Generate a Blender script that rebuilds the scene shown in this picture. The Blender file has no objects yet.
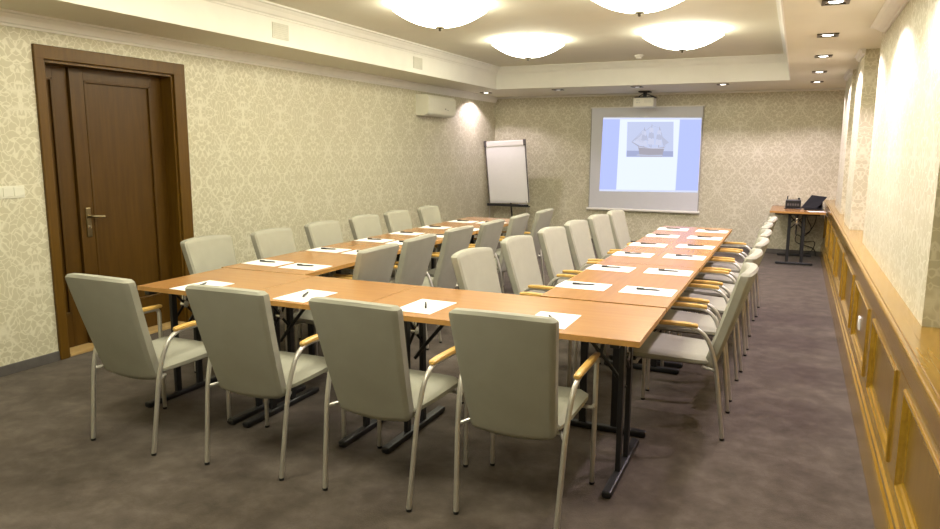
import bpy, bmesh, math, random
from mathutils import Vector, Matrix
from math import sin, cos, pi, radians

random.seed(7)
S = bpy.context.scene
COL = S.collection

# ------------------------------------------------------------------ camera
CAM_POS = Vector((0.5524, -2.9724, 1.5470))
YAW, PITCH, ROLL, FPX = -0.4261, -0.1608, 0.0053, 711.7
fw = Vector((sin(YAW) * cos(PITCH), cos(YAW) * cos(PITCH), sin(PITCH)))
rt = Vector((cos(YAW), -sin(YAW), 0))
up = rt.cross(fw)
rr = rt * cos(ROLL) + up * sin(ROLL)
uu = -rt * sin(ROLL) + up * cos(ROLL)
cd = bpy.data.cameras.new('camera')
cam = bpy.data.objects.new('camera', cd)
COL.objects.link(cam)
cam.matrix_world = Matrix(((rr.x, uu.x, -fw.x, CAM_POS.x), (rr.y, uu.y, -fw.y, CAM_POS.y),
                           (rr.z, uu.z, -fw.z, CAM_POS.z), (0, 0, 0, 1)))
cd.sensor_width = 36
cd.lens = FPX * 36 / 940
cd.clip_start = 0.05
S.camera = cam

# ------------------------------------------------------------------ world, exposure
W = bpy.data.worlds.new('world')
S.world = W
W.use_nodes = True
W.node_tree.nodes['Background'].inputs['Color'].default_value = (0.9, 0.85, 0.7, 1)
W.node_tree.nodes['Background'].inputs['Strength'].default_value = 0.02
S.view_settings.view_transform = 'Standard'
S.view_settings.look = 'None'
S.view_settings.gamma = 1
S.view_settings.use_curve_mapping = False
S.view_settings.exposure = 0.0

LAMP_COL = (1.0, 0.965, 0.77)     # the ceiling bowls' warm light
LAMP_STRENGTH = 22.0
SPOT_COL = (1.0, 0.84, 0.96)
SPOT_W = 34.0
SCREEN_E = 1.0

# ------------------------------------------------------------------ materials
def new_mat(name):
    m = bpy.data.materials.new(name)
    m.use_nodes = True
    nt = m.node_tree
    return m, nt, nt.nodes['Principled BSDF']

def N(nt, t, **kw):
    n = nt.nodes.new(t)
    for k, v in kw.items():
        setattr(n, k, v)
    return n

def math_n(nt, op, a, b=None, c=None):
    n = N(nt, 'ShaderNodeMath', operation=op)
    for i, v in enumerate((a, b, c)):
        if v is None:
            continue
        if isinstance(v, (int, float)):
            n.inputs[i].default_value = v
        else:
            nt.links.new(v, n.inputs[i])
    return n.outputs[0]

def ramp(nt, fac, stops):
    r = N(nt, 'ShaderNodeValToRGB')
    e = r.color_ramp.elements
    e[0].position, e[0].color = stops[0][0], (*stops[0][1], 1)
    e[1].position, e[1].color = stops[-1][0], (*stops[-1][1], 1)
    for p, c in stops[1:-1]:
        k = e.new(p)
        k.color = (*c, 1)
    nt.links.new(fac, r.inputs[0])
    return r.outputs[0]

def plain(name, col, rough=0.5, metal=0.0, spec=0.5, noise=0.0, nscale=20, bump=0.0, bscale=200):
    m, nt, b = new_mat(name)
    b.inputs['Roughness'].default_value = rough
    b.inputs['Metallic'].default_value = metal
    b.inputs['Specular IOR Level'].default_value = spec
    tc = N(nt, 'ShaderNodeTexCoord')
    nz = N(nt, 'ShaderNodeTexNoise')
    nz.inputs['Scale'].default_value = nscale
    nz.inputs['Detail'].default_value = 3
    nt.links.new(tc.outputs['Object'], nz.inputs['Vector'])
    a = tuple(max(0, c * (1 - noise)) for c in col)
    d = tuple(min(1, c * (1 + noise)) for c in col)
    nt.links.new(ramp(nt, nz.outputs[0], [(0.3, a), (0.7, d)]), b.inputs['Base Color'])
    if bump:
        n2 = N(nt, 'ShaderNodeTexNoise')
        n2.inputs['Scale'].default_value = bscale
        nt.links.new(tc.outputs['Object'], n2.inputs['Vector'])
        bp = N(nt, 'ShaderNodeBump')
        bp.inputs['Strength'].default_value = bump
        bp.inputs['Distance'].default_value = 0.002
        nt.links.new(n2.outputs[0], bp.inputs['Height'])
        nt.links.new(bp.outputs[0], b.inputs['Normal'])
    return m

def wood(name, dark, light, rough=0.35, axis='X', fine=1.0, coat=0.0, spec=0.5):
    """grain runs along the given object axis"""
    m, nt, b = new_mat(name)
    tc = N(nt, 'ShaderNodeTexCoord')
    mp = N(nt, 'ShaderNodeMapping')
    sc = {'X': (1.2, 16, 16), 'Y': (16, 1.2, 16), 'Z': (16, 16, 1.2)}[axis]
    mp.inputs['Scale'].default_value = tuple(s * fine for s in sc)
    nt.links.new(tc.outputs['Object'], mp.inputs['Vector'])
    n1 = N(nt, 'ShaderNodeTexNoise')
    n1.inputs['Scale'].default_value = 2.0
    n1.inputs['Detail'].default_value = 6
    n1.inputs['Roughness'].default_value = 0.6
    n1.inputs['Distortion'].default_value = 0.25
    nt.links.new(mp.outputs[0], n1.inputs['Vector'])
    nt.links.new(ramp(nt, n1.outputs[0], [(0.28, dark), (0.72, light)]), b.inputs['Base Color'])
    b.inputs['Roughness'].default_value = rough
    b.inputs['Coat Weight'].default_value = coat
    b.inputs['Specular IOR Level'].default_value = spec
    b.inputs['Coat Roughness'].default_value = 0.10
    return m

def emit(name, col, strength):
    m = bpy.data.materials.new(name)
    m.use_nodes = True
    nt = m.node_tree
    nt.nodes.remove(nt.nodes['Principled BSDF'])
    e = N(nt, 'ShaderNodeEmission')
    e.inputs[0].default_value = (*col, 1)
    e.inputs[1].default_value = strength
    nt.links.new(e.outputs[0], nt.nodes['Material Output'].inputs[0])
    return m

def wallpaper(name, base, vein):
    m, nt, b = new_mat(name)
    g = N(nt, 'ShaderNodeNewGeometry')
    sp = N(nt, 'ShaderNodeSeparateXYZ')
    nt.links.new(g.outputs['Position'], sp.inputs[0])
    sn = N(nt, 'ShaderNodeSeparateXYZ')
    nt.links.new(g.outputs['True Normal'], sn.inputs[0])
    side = math_n(nt, 'GREATER_THAN', math_n(nt, 'ABSOLUTE', sn.outputs[0]), 0.5)
    mx = N(nt, 'ShaderNodeMix', data_type='FLOAT')
    nt.links.new(side, mx.inputs[0])
    nt.links.new(sp.outputs[0], mx.inputs[2])
    nt.links.new(sp.outputs[1], mx.inputs[3])
    u, z = mx.outputs[0], sp.outputs[2]
    P, Q = 0.54, 0.62
    uf = math_n(nt, 'PINGPONG', u, P / 2)
    zf = math_n(nt, 'PINGPONG', z, Q)
    cx = N(nt, 'ShaderNodeCombineXYZ')
    nt.links.new(uf, cx.inputs[0])
    nt.links.new(zf, cx.inputs[1])
    nz = N(nt, 'ShaderNodeTexNoise')
    nz.inputs['Scale'].default_value = 9
    nz.inputs['Detail'].default_value = 2
    nt.links.new(cx.outputs[0], nz.inputs['Vector'])
    va = N(nt, 'ShaderNodeVectorMath', operation='MULTIPLY_ADD')
    nt.links.new(nz.outputs['Color'], va.inputs[0])
    va.inputs[1].default_value = (0.11, 0.11, 0)
    nt.links.new(cx.outputs[0], va.inputs[2])
    vo = N(nt, 'ShaderNodeTexVoronoi', feature='DISTANCE_TO_EDGE')
    vo.inputs['Scale'].default_value = 21
    nt.links.new(va.outputs[0], vo.inputs['Vector'])
    lace = math_n(nt, 'SUBTRACT', 1.0, math_n(nt, 'MULTIPLY', vo.outputs[0], 12.0))
    lace = math_n(nt, 'MAXIMUM', lace, 0.0)
    # ogee lattice with a half drop
    f = math_n(nt, 'ADD', math_n(nt, 'COSINE', math_n(nt, 'MULTIPLY', u, 2 * pi / P)),
               math_n(nt, 'COSINE', math_n(nt, 'MULTIPLY', z, 2 * pi / Q)))
    wob = math_n(nt, 'MULTIPLY', math_n(nt, 'SUBTRACT', nz.outputs[0], 0.5), 1.6)
    lat = math_n(nt, 'SUBTRACT', 1.0, math_n(nt, 'MULTIPLY', math_n(nt, 'ABSOLUTE', math_n(nt, 'ADD', f, wob)), 5.5))
    lat = math_n(nt, 'MAXIMUM', lat, 0.0)
    k = math_n(nt, 'MINIMUM', math_n(nt, 'ADD', math_n(nt, 'MULTIPLY', lace, 1.2), math_n(nt, 'MULTIPLY', lat, 0.75)), 1.0)
    k = math_n(nt, 'SMOOTH_MIN', k, 1.0, 0.1)
    nt.links.new(ramp(nt, k, [(0.05, base), (0.75, vein)]), b.inputs['Base Color'])
    nt.links.new(math_n(nt, 'SUBTRACT', 0.55, math_n(nt, 'MULTIPLY', k, 0.15)), b.inputs['Roughness'])
    b.inputs['Specular IOR Level'].default_value = 0.6
    return m

def carpet_mat():
    m, nt, b = new_mat('carpet')
    tc = N(nt, 'ShaderNodeTexCoord')
    n1 = N(nt, 'ShaderNodeTexNoise')
    n1.inputs['Scale'].default_value = 7.0
    n1.inputs['Detail'].default_value = 6
    n1.inputs['Roughness'].default_value = 0.62
    n1.inputs['Distortion'].default_value = 0.25
    nt.links.new(tc.outputs['Object'], n1.inputs['Vector'])
    n2 = N(nt, 'ShaderNodeTexNoise')
    n2.inputs['Scale'].default_value = 160
    n2.inputs['Detail'].default_value = 2
    nt.links.new(tc.outputs['Object'], n2.inputs['Vector'])
    s = math_n(nt, 'ADD', math_n(nt, 'MULTIPLY', n1.outputs[0], 0.8), math_n(nt, 'MULTIPLY', n2.outputs[0], 0.2))
    nt.links.new(ramp(nt, s, [(0.33, (0.058, 0.045, 0.035)), (0.50, (0.086, 0.068, 0.054)), (0.66, (0.122, 0.098, 0.080))]), b.inputs['Base Color'])
    b.inputs['Roughness'].default_value = 0.95
    b.inputs['Specular IOR Level'].default_value = 0.1
    b.inputs['Sheen Weight'].default_value = 0.12
    bp = N(nt, 'ShaderNodeBump')
    bp.inputs['Strength'].default_value = 0.5
    bp.inputs['Distance'].default_value = 0.004
    nt.links.new(n2.outputs[0], bp.inputs['Height'])
    nt.links.new(bp.outputs[0], b.inputs['Normal'])
    return m

M = {}
M['carpet'] = carpet_mat()
M['paper'] = wallpaper('wallpaper_damask', (0.515, 0.480, 0.342), (0.665, 0.635, 0.50))
M['ceil'] = plain('ceiling_paint', (0.74, 0.71, 0.585), 0.8, noise=0.02, nscale=3)
M['white'] = plain('trim_paint', (0.83, 0.82, 0.76), 0.6, noise=0.02, nscale=5)
M['skirt'] = plain('skirting_grey', (0.10, 0.09, 0.085), 0.6, noise=0.1)
M['table'] = wood('beech_laminate', (0.330, 0.160, 0.052), (0.385, 0.195, 0.066), 0.245, 'X', 0.9, 0.0, 0.6)
M['edge'] = wood('beech_edge', (0.40, 0.20, 0.05), (0.48, 0.26, 0.075), 0.4, 'X', 1.0)
M['black'] = plain('black_powder_coat', (0.012, 0.012, 0.014), 0.42, noise=0.1)
M['fabric'] = plain('grey_fabric', (0.310, 0.302, 0.246), 0.85, spec=0.25, noise=0.035, nscale=10, bump=0.35, bscale=500)
M['silver'] = plain('satin_silver', (0.60, 0.58, 0.53), 0.38, metal=0.75, noise=0.03)
M['arm'] = wood('beech_arm', (0.50, 0.29, 0.07), (0.62, 0.39, 0.11), 0.3, 'Y', 1.5)
M['sheet'] = plain('white_paper', (0.86, 0.86, 0.84), 0.7, noise=0.01)
M['pen'] = plain('black_plastic', (0.010, 0.010, 0.011), 0.3, noise=0.05)
M['chrome'] = plain('chrome', (0.70, 0.68, 0.64), 0.2, metal=1.0)
M['door'] = wood('walnut_door', (0.060, 0.027, 0.0025), (0.088, 0.042, 0.0045), 0.40, 'Z', 1.0, 0.0, 0.28)
M['frame'] = wood('walnut_frame', (0.085, 0.040, 0.0035), (0.120, 0.060, 0.006), 0.40, 'Z', 1.0, 0.0, 0.28)
M['sill'] = wood('threshold_wood', (0.42, 0.27, 0.10), (0.55, 0.37, 0.16), 0.4, 'Y', 1.0)
M['oak'] = wood('oak_panel', (0.240, 0.130, 0.010), (0.345, 0.198, 0.019), 0.22, 'Y', 0.9, 0.35)
M['oakf'] = wood('oak_field', (0.175, 0.100, 0.013), (0.245, 0.142, 0.021), 0.28, 'Z', 0.8, 0.2)
M['brass'] = plain('bronze_metal', (0.26, 0.21, 0.12), 0.3, metal=1.0)
M['bronze'] = plain('dark_bronze', (0.10, 0.085, 0.05), 0.35, metal=0.8)
M['plastic'] = plain('cream_plastic', (0.74, 0.73, 0.62), 0.4, noise=0.02)
M['grille'] = plain('grille_cream', (0.62, 0.61, 0.53), 0.5, noise=0.03)
M['bowl'] = emit('lamp_glass', LAMP_COL, LAMP_STRENGTH)
M['bowlin'] = emit('lamp_glass_inside', LAMP_COL, LAMP_STRENGTH * 1.9)
for k_ in ('bowl', 'bowlin'):
    M[k_].cycles.emission_sampling = 'FRONT'
M['bulb'] = emit('halogen_bulb', (1.0, 0.95, 0.88), 10.0)
M['bulbdim'] = emit('halogen_bulb_dim', (1.0, 0.93, 0.85), 1.6)
M['board'] = plain('flipchart_sheet', (0.84, 0.83, 0.82), 0.35, noise=0.01)
M['screen'] = plain('screen_cloth', (0.62, 0.635, 0.68), 0.7, noise=0.01)
M['screenbar'] = plain('screen_bar', (0.76, 0.75, 0.70), 0.4, noise=0.01)
M['blue_marker'] = plain('blue_plastic', (0.02, 0.10, 0.18), 0.35)
M['beige'] = plain('projector_case', (0.78, 0.76, 0.64), 0.4, noise=0.02)
M['darkglass'] = plain('dark_glass', (0.01, 0.01, 0.012), 0.08)
M['gap'] = plain('seam_dark', (0.02, 0.016, 0.012), 0.8)

# ------------------------------------------------------------------ mesh helpers
def link_mesh(name, bm, mat, parent=None, smooth=False, loc=None):
    bmesh.ops.recalc_face_normals(bm, faces=bm.faces)
    me = bpy.data.meshes.new(name)
    bm.to_mesh(me)
    bm.free()
    for m in (mat if isinstance(mat, (list, tuple)) else [mat]):
        me.materials.append(m)
    if smooth:
        for p in me.polygons:
            p.use_smooth = True
        try:
            me.set_sharp_from_angle(angle=radians(40))
        except Exception:
            pass
    o = bpy.data.objects.new(name, me)
    COL.objects.link(o)
    if parent:
        o.parent = parent
    if loc:
        o.location = loc
    return o

def box(bm, a, b, bev=0.0, seg=2, mi=0):
    a, b = Vector(a), Vector(b)
    r = bmesh.ops.create_cube(bm, size=1)
    c, d = (a + b) / 2, b - a
    for v in r['verts']:
        v.co = Vector((v.co.x * d.x, v.co.y * d.y, v.co.z * d.z)) + c
    fs = set(f for v in r['verts'] for f in v.link_faces)
    for f in fs:
        f.material_index = mi
    if bev > 0:
        es = list(set(e for v in r['verts'] for e in v.link_edges))
        bmesh.ops.bevel(bm, geom=es, offset=bev, segments=seg, affect='EDGES', profile=0.5)
    return r['verts']

def smooth_path(pts, rad, n=5):
    """round the inner corners of a polyline with radius rad (number or list)"""
    pts = [Vector(p) for p in pts]
    out = [pts[0]]
    for i in range(1, len(pts) - 1):
        r = rad[i] if isinstance(rad, (list, tuple)) else rad
        p0, p, p1 = pts[i - 1], pts[i], pts[i + 1]
        d0, d1 = (p0 - p), (p1 - p)
        k = min(r, d0.length * 0.49, d1.length * 0.49)
        if k < 1e-4:
            out.append(p)
            continue
        a, b = p + d0.normalized() * k, p + d1.normalized() * k
        for j in range(n + 1):
            t = j / n
            out.append(a * (1 - t) ** 2 + p * 2 * t * (1 - t) + b * t ** 2)
    out.append(pts[-1])
    return out

def tube(bm, pts, r, n=10, cap=True, flat=1.0):
    pts = [Vector(p) for p in pts]
    rings = []
    prev = None
    for i, p in enumerate(pts):
        if i == 0:
            t = pts[1] - p
        elif i == len(pts) - 1:
            t = p - pts[i - 1]
        else:
            t = (pts[i + 1] - p).normalized() + (p - pts[i - 1]).normalized()
        t.normalize()
        if prev is None:
            a = Vector((0, 0, 1)) if abs(t.z) < 0.9 else Vector((1, 0, 0))
            x = t.cross(a).normalized()
        else:
            x = (prev - t * prev.dot(t)).normalized()
        prev = x
        y = t.cross(x)
        rad = r[i] if isinstance(r, (list, tuple)) else r
        rings.append([bm.verts.new(p + (x * cos(2 * pi * k / n) + y * sin(2 * pi * k / n) * flat) * rad) for k in range(n)])
    for a, b in zip(rings, rings[1:]):
        for k in range(n):
            bm.faces.new((a[k], a[(k + 1) % n], b[(k + 1) % n], b[k]))
    if cap:
        bm.faces.new(rings[0][::-1])
        bm.faces.new(rings[-1])

def lathe(bm, prof, n=32, c=(0, 0), mi=0):
    """profile of (r, z); r == 0 closes on the axis"""
    rings = []
    for r, z in prof:
        if r < 1e-6:
            rings.append([bm.verts.new((c[0], c[1], z))])
        else:
            rings.append([bm.verts.new((c[0] + r * cos(2 * pi * k / n), c[1] + r * sin(2 * pi * k / n), z)) for k in range(n)])
    for a, b in zip(rings, rings[1:]):
        for k in range(n):
            k2 = (k + 1) % n
            if len(a) == 1 and len(b) == 1:
                continue
            if len(a) == 1:
                f = bm.faces.new((a[0], b[k2], b[k]))
            elif len(b) == 1:
                f = bm.faces.new((a[k], a[k2], b[0]))
            else:
                f = bm.faces.new((a[k], a[k2], b[k2], b[k]))
            f.material_index = mi

def prism(bm, prof, axis, a, b, mi=0):
    """extrude a closed 2-D profile: axis 'y' profile is (x,z); axis 'x' profile is (y,z); axis 'z' profile is (x,y)"""
    def P(p, t):
        return {'y': (p[0], t, p[1]), 'x': (t, p[0], p[1]), 'z': (p[0], p[1], t)}[axis]
    A = [bm.verts.new(P(p, a)) for p in prof]
    B = [bm.verts.new(P(p, b)) for p in prof]
    n = len(prof)
    fs = [bm.faces.new((A[i], A[(i + 1) % n], B[(i + 1) % n], B[i])) for i in range(n)]
    fs += [bm.faces.new(A[::-1]), bm.faces.new(B)]
    for f in fs:
        f.material_index = mi

def tag(o, label=None, cat=None, group=None, kind=None):
    if label: o['label'] = label
    if cat: o['category'] = cat
    if group: o['group'] = group
    if kind: o['kind'] = kind
    return o

def thing(name, label, cat, loc=(0, 0, 0), rz=0.0, group=None):
    o = bpy.data.objects.new(name, None)
    o.empty_display_size = 0.1
    COL.objects.link(o)
    o.location = loc
    o.rotation_euler = (0, 0, rz)
    return tag(o, label, cat, group)

def copy_tree(o, parent=None):
    c = o.copy()
    COL.objects.link(c)
    if parent:
        c.parent = parent
    for ch in list(o.children):
        copy_tree(ch, c)
    return c

def struct(o):
    o['kind'] = 'structure'
    return o

# ------------------------------------------------------------------ room dimensions
XL, YB, YF = -4.281, 8.70, -4.60          # left wall, back wall, wall behind the camera
ZS, ZT = 2.432, 2.75                      # soffit and tray ceiling
TX0, TX1, TY0, TY1 = -3.629, 0.395, -3.6, 7.158
XN = 1.50                                 # niche wall
LEDGE = 0.84
PILLARS = [(0.38, 3.36, 1.065), (4.35, 5.20, 1.030), (6.10, 7.30, 1.040)]   # y from, y to, face x
DY0, DY1, DH = 0.451, 1.597, 2.150        # door opening in the left wall
REV = 0.13

# floor
bm = bmesh.new()
box(bm, (XL - 0.3, YF - 0.1, -0.1), (XN + 0.2, YB + 0.15, 0))
struct(link_mesh('floor', bm, M['carpet']))

# left wall with the door opening
bm = bmesh.new()
box(bm, (XL - 0.25, YF, 0), (XL, DY0, ZS))
box(bm, (XL - 0.25, DY1, 0), (XL, YB, ZS))
box(bm, (XL - 0.25, DY0, DH), (XL, DY1, ZS))
struct(link_mesh('wall_left', bm, M['paper']))
bm = bmesh.new()
box(bm, (XL - 0.25, YB, 0), (XN + 0.2, YB + 0.15, ZS))
struct(link_mesh('wall_back', bm, M['paper']))
bm = bmesh.new()
box(bm, (XL - 0.25, YF - 0.1, 0), (XN + 0.2, YF, ZS))
struct(link_mesh('wall_front', bm, M['paper']))
bm = bmesh.new()
box(bm, (XN, YF, 0), (XN + 0.2, YB, ZS))
for a, b, XP in PILLARS:
    box(bm, (XP, a, LEDGE), (XN, b, ZS))
struct(link_mesh('wall_right', bm, M['paper']))

# ceiling: tray and the lower soffit round it
bm = bmesh.new()
box(bm, (TX0 - 0.1, TY0 - 0.1, ZT), (TX1 + 0.1, TY1 + 0.1, ZT + 0.1))
e = 0.6
box(bm, (XL - 0.25, YF - 0.1, ZS), (TX0 - 0.012, YB + 0.15, ZT + 0.1))
box(bm, (TX1 + 0.012, YF - 0.1, ZS), (XN + 0.2, YB + 0.15, ZT + 0.1))
box(bm, (TX0 - 0.012, TY1 + 0.012, ZS), (TX1 + 0.012, YB + 0.15, ZT + 0.1))
box(bm, (TX0 - 0.012, YF - 0.1, ZS), (TX1 + 0.012, TY0 - 0.012, ZT + 0.1))
struct(link_mesh('ceiling', bm, M['ceil']))

# painted risers of the tray with their crown moulding: one trim
def crown_prof(p, h, d, s, z):
    """cornice profile hugging a wall at coordinate p, room on side s"""
    q = [(0, -h), (0.012, -h), (0.016, -h * 0.86), (0.030, -h * 0.78), (0.42 * d + 0.01, -h * 0.45), (0.72 * d, -h * 0.26),
         (0.76 * d, -h * 0.2), (d, -h * 0.14), (d, 0), (0, 0)]
    return [(p + s * x, z + y) for x, y in q]
bm = bmesh.new()
t = 0.012
box(bm, (TX0 - t, TY0, ZS), (TX0, TY1, ZT))
box(bm, (TX1, TY0, ZS), (TX1 + t, TY1, ZT))
box(bm, (TX0 - t, TY1, ZS), (TX1 + t, TY1 + t, ZT))
box(bm, (TX0 - t, TY0 - t, ZS), (TX1 + t, TY0, ZT))
prism(bm, crown_prof(TX0, 0.10, 0.09, 1, ZT), 'y', TY0, TY1)
prism(bm, crown_prof(TX1, 0.10, 0.09, -1, ZT), 'y', TY0, TY1)
prism(bm, crown_prof(TY1, 0.10, 0.09, -1, ZT), 'x', TX0, TX1)
prism(bm, crown_prof(TY0, 0.10, 0.09, 1, ZT), 'x', TX0, TX1)
struct(link_mesh('trim_1', bm, M['white']))

# cornice along walls and round the pillars
bm = bmesh.new()
prism(bm, crown_prof(XL, 0.095, 0.07, 1, ZS), 'y', YF, YB)
for a, b, XP in PILLARS:
    prism(bm, crown_prof(XP, 0.045, 0.10 if a < 1 else 0.05, -1, ZS), 'y', a - 0.05, b - 0.25)
edges = [YF] + [v for p in PILLARS for v in p[:2]] + [YB]
for a, b in zip(edges[::2], edges[1::2]):
    prism(bm, crown_prof(XN, 0.06, 0.06, -1, ZS), 'y', a, b)
prism(bm, crown_prof(YB, 0.03, 0.03, -1, ZS), 'x', XL, XN)
struct(link_mesh('trim_2', bm, M['white']))

# skirting
bm = bmesh.new()
box(bm, (XL, YF, 0), (XL + 0.014, DY0 - 0.072, 0.07), 0.003)
box(bm, (XL, DY1 + 0.122, 0), (XL + 0.014, YB, 0.07), 0.003)
struct(link_mesh('baseboard_left', bm, M['skirt']))
bm = bmesh.new()
box(bm, (XL + 0.014, YB - 0.014, 0), (0.98, YB, 0.075), 0.003)
struct(link_mesh('baseboard_back', bm, M['skirt']))

# ------------------------------------------------------------------ oak wainscot with its ledge
wz = thing('trim_3', 'honey oak panelled wainscot with a deep ledge along the right wall', None)
del wz['label']
struct(wz)
XF = 0.985
bm = bmesh.new()
box(bm, (0.956, YF, LEDGE - 0.030), (XN, YB, LEDGE), 0.007, 2)
box(bm, (0.975, YF, LEDGE - 0.001), (1.02, YB, LEDGE + 0.005), 0.003, 2)
link_mesh('ledge', bm, M['oak'], wz)
bm = bmesh.new()
prism(bm, [(XF + 0.02, 0.705), (XF - 0.004, 0.705), (XF - 0.010, 0.712), (XF - 0.012, 0.730), (XF - 0.016, 0.745), (0.964, 0.785), (0.961, 0.795), (0.961, 0.8105), (XF + 0.02, 0.8105)], 'y', YF, YB)
link_mesh('cornice_moulding', bm, M['oak'], wz, True)
bm = bmesh.new()
prism(bm, [(XF + 0.02, 0), (0.956, 0), (0.956, 0.165), (0.960, 0.180), (0.968, 0.190), (0.971, 0.205), (0.981, 0.212), (XF, 0.225), (XF + 0.02, 0.225)], 'y', YF, YB)
link_mesh('plinth', bm, M['oak'], wz)
PAN = []
y = 0.29 - 1.24 * 4
while y < YB - 0.3:
    PAN.append((y, min(y + 0.965, YB - 0.12)))
    y += 1.24
PAN = [p for p in PAN if p[0] > YF + 0.05]
PZ0, PZ1 = 0.285, 0.660
bm = bmesh.new()
box(bm, (XF, YF, 0.21), (XF + 0.028, YB, PZ0))
box(bm, (XF, YF, PZ1), (XF + 0.028, YB, 0.81))
last = YF
for a, b in PAN:
    box(bm, (XF, last, PZ0), (XF + 0.028, a, PZ1))
    last = b
box(bm, (XF, last, PZ0), (XF + 0.028, YB, PZ1))
box(bm, (XF + 0.028, YF, 0), (XF + 0.06, YB, 0.805))
link_mesh('panel_frame', bm, M['oak'], wz)
for a, b in PAN:
    bm = bmesh.new()
    box(bm, (XF + 0.016, a, PZ0), (XF + 0.0285, b, PZ1))
    fld = link_mesh('panel', bm, M['oakf'], wz)
    bm = bmesh.new()
    rings = []
    for o_, x_ in ((-0.012, XF + 0.001), (-0.010, XF - 0.007), (-0.004, XF - 0.011), (0.006, XF - 0.010), (0.012, XF - 0.004), (0.022, XF + 0.002), (0.028, XF + 0.010), (0.040, XF + 0.016)):
        rings.append([bm.verts.new((x_, yy, zz)) for yy, zz in ((a + o_, PZ0 + o_), (b - o_, PZ0 + o_), (b - o_, PZ1 - o_), (a + o_, PZ1 - o_))])
    for r0, r1 in zip(rings, rings[1:]):
        for k in range(4):
            bm.faces.new((r0[k], r0[(k + 1) % 4], r1[(k + 1) % 4], r1[k]))
    link_mesh('moulding', bm, M['oak'], fld)

# ------------------------------------------------------------------ door in the left wall
dr = thing('door_1', None, None)
struct(dr)
bm = bmesh.new()
aw = 0.07
X0, X1 = XL - REV, XL + 0.022
for a, b in ((DY0 - aw, DY0), (DY1, DY1 + aw + 0.05)):
    box(bm, (XL - 0.01, a, 0), (X1, b, DH + 0.095), 0.006)
box(bm, (XL - 0.01, DY0 - aw + 0.001, DH), (X1 + 0.001, DY1 + aw + 0.049, DH + 0.096), 0.006)
box(bm, (X0 - 0.06, DY0 - 0.004, 0), (XL, DY0 + 0.018, DH + 0.01))
box(bm, (X0 - 0.06, DY1 - 0.018, 0), (XL, DY1 + 0.004, DH + 0.01))
box(bm, (X0 - 0.06, DY0, DH - 0.018), (XL, DY1, DH + 0.01))
link_mesh('door_frame', bm, M['frame'], dr)
def leaf(name, a, b, x, th=0.045, st0=0.115):
    """a panelled leaf in the plane x, from y a to b"""
    bm = bmesh.new()
    z0, z1 = 0.026, DH - 0.020
    st = 0.115
    box(bm, (x - th, a, z0), (x, a + st0, z1), 0.003)
    a = a + st0 - st
    box(bm, (x - th, b - st, z0), (x, b, z1), 0.003)
    box(bm, (x - th, a + st, z1 - 0.085), (x, b - st, z1))
    box(bm, (x - th, a + st, z0), (x, b - st, 0.28))
    box(bm, (x - th, a + st, 0.28), (x - 0.016, b - st, z1 - 0.085))
    m = 0.018
    for p, q, r, s in ((a + st, a + st + m, 0.28, z1 - 0.085), (b - st - m, b - st, 0.28, z1 - 0.085)):
        box(bm, (x - 0.018, p, r), (x + 0.004, q, s), 0.004)
    box(bm, (x - 0.018, a + st, 0.28), (x + 0.004, b - st, 0.28 + m), 0.004)
    box(bm, (x - 0.018, a + st, z1 - 0.085 - m), (x + 0.004, b - st, z1 - 0.085), 0.004)
    return link_mesh(name, bm, M['door'], dr)
main = leaf('door_leaf', 0.735, DY1 - 0.019, X0 + 0.01)
leaf('door_leaf', DY0 + 0.019, 0.731, X0 - 0.015, st0=0.05)
bm = bmesh.new()
hx, hy = X0 + 0.0105, 0.800
box(bm, (hx, hy - 0.021, 0.860), (hx + 0.009, hy + 0.021, 1.085), 0.004)
link_mesh('lock_plate', bm, M['brass'], main)
bm = bmesh.new()
tube(bm, smooth_path([(hx + 0.005, hy, 1.020), (hx + 0.055, hy, 1.020), (hx + 0.058, hy + 0.100, 1.012)], 0.018), 0.010, 10)
tube(bm, [(hx + 0.008, hy, 1.020), (hx + 0.018, hy, 1.020)], 0.018, 14)
link_mesh('handle', bm, M['brass'], main, True)
bm = bmesh.new()
tube(bm, [(hx + 0.008, hy, 0.935), (hx + 0.013, hy, 0.935)], 0.010, 12)
link_mesh('lock_cylinder', bm, M['chrome'], main, True)
bm = bmesh.new()
box(bm, (X0 - 0.06, DY0 + 0.018, 0), (XL + 0.005, DY1 - 0.018, 0.024), 0.004)
link_mesh('threshold', bm, M['sill'], dr)

# ------------------------------------------------------------------ bowl ceiling lamps
def make_lamp():
    root = thing('ceiling_lamp', 'x', 'ceiling lamp')
    bm = bmesh.new()
    R, d = 0.40, 0.135
    zr = -0.05
    prof = []
    for i in range(15):
        a = i / 14
        prof.append((R * a, zr - d * (1 - a ** 2.1)))
    inner = [(max(0, r - 0.006), z + 0.006) for r, z in prof][::-1]
    inner[-1] = (0.0, inner[-1][1])
    lathe(bm, prof, 48)
    lathe(bm, inner, 48, mi=1)
    bmesh.ops.remove_doubles(bm, verts=bm.verts, dist=1e-5)
    rim = [e for e in bm.edges if e.is_boundary]
    bmesh.ops.bridge_loops(bm, edges=rim)
    link_mesh('glass_bowl', bm, [M['bowl'], M['bowlin']], root, True)
    bm = bmesh.new()
    lathe(bm, [(0, 0), (0.085, 0), (0.085, -0.025), (0.012, -0.035), (0.008, -0.17), (0, -0.17)], 24)
    link_mesh('ceiling_mount', bm, M['bronze'], root, True)
    bm = bmesh.new()
    z = zr - d
    lathe(bm, [(0, z + 0.004), (0.036, z + 0.001), (0.038, z - 0.006), (0.014, z - 0.010), (0.010, z - 0.018), (0.013, z - 0.024), (0.008, z - 0.032), (0, z - 0.034)], 20)
    link_mesh('finial', bm, M['bronze'], root, True)
    return root
lamp0 = make_lamp()
LG = 'white glass bowl lamps on the ceiling'
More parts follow.
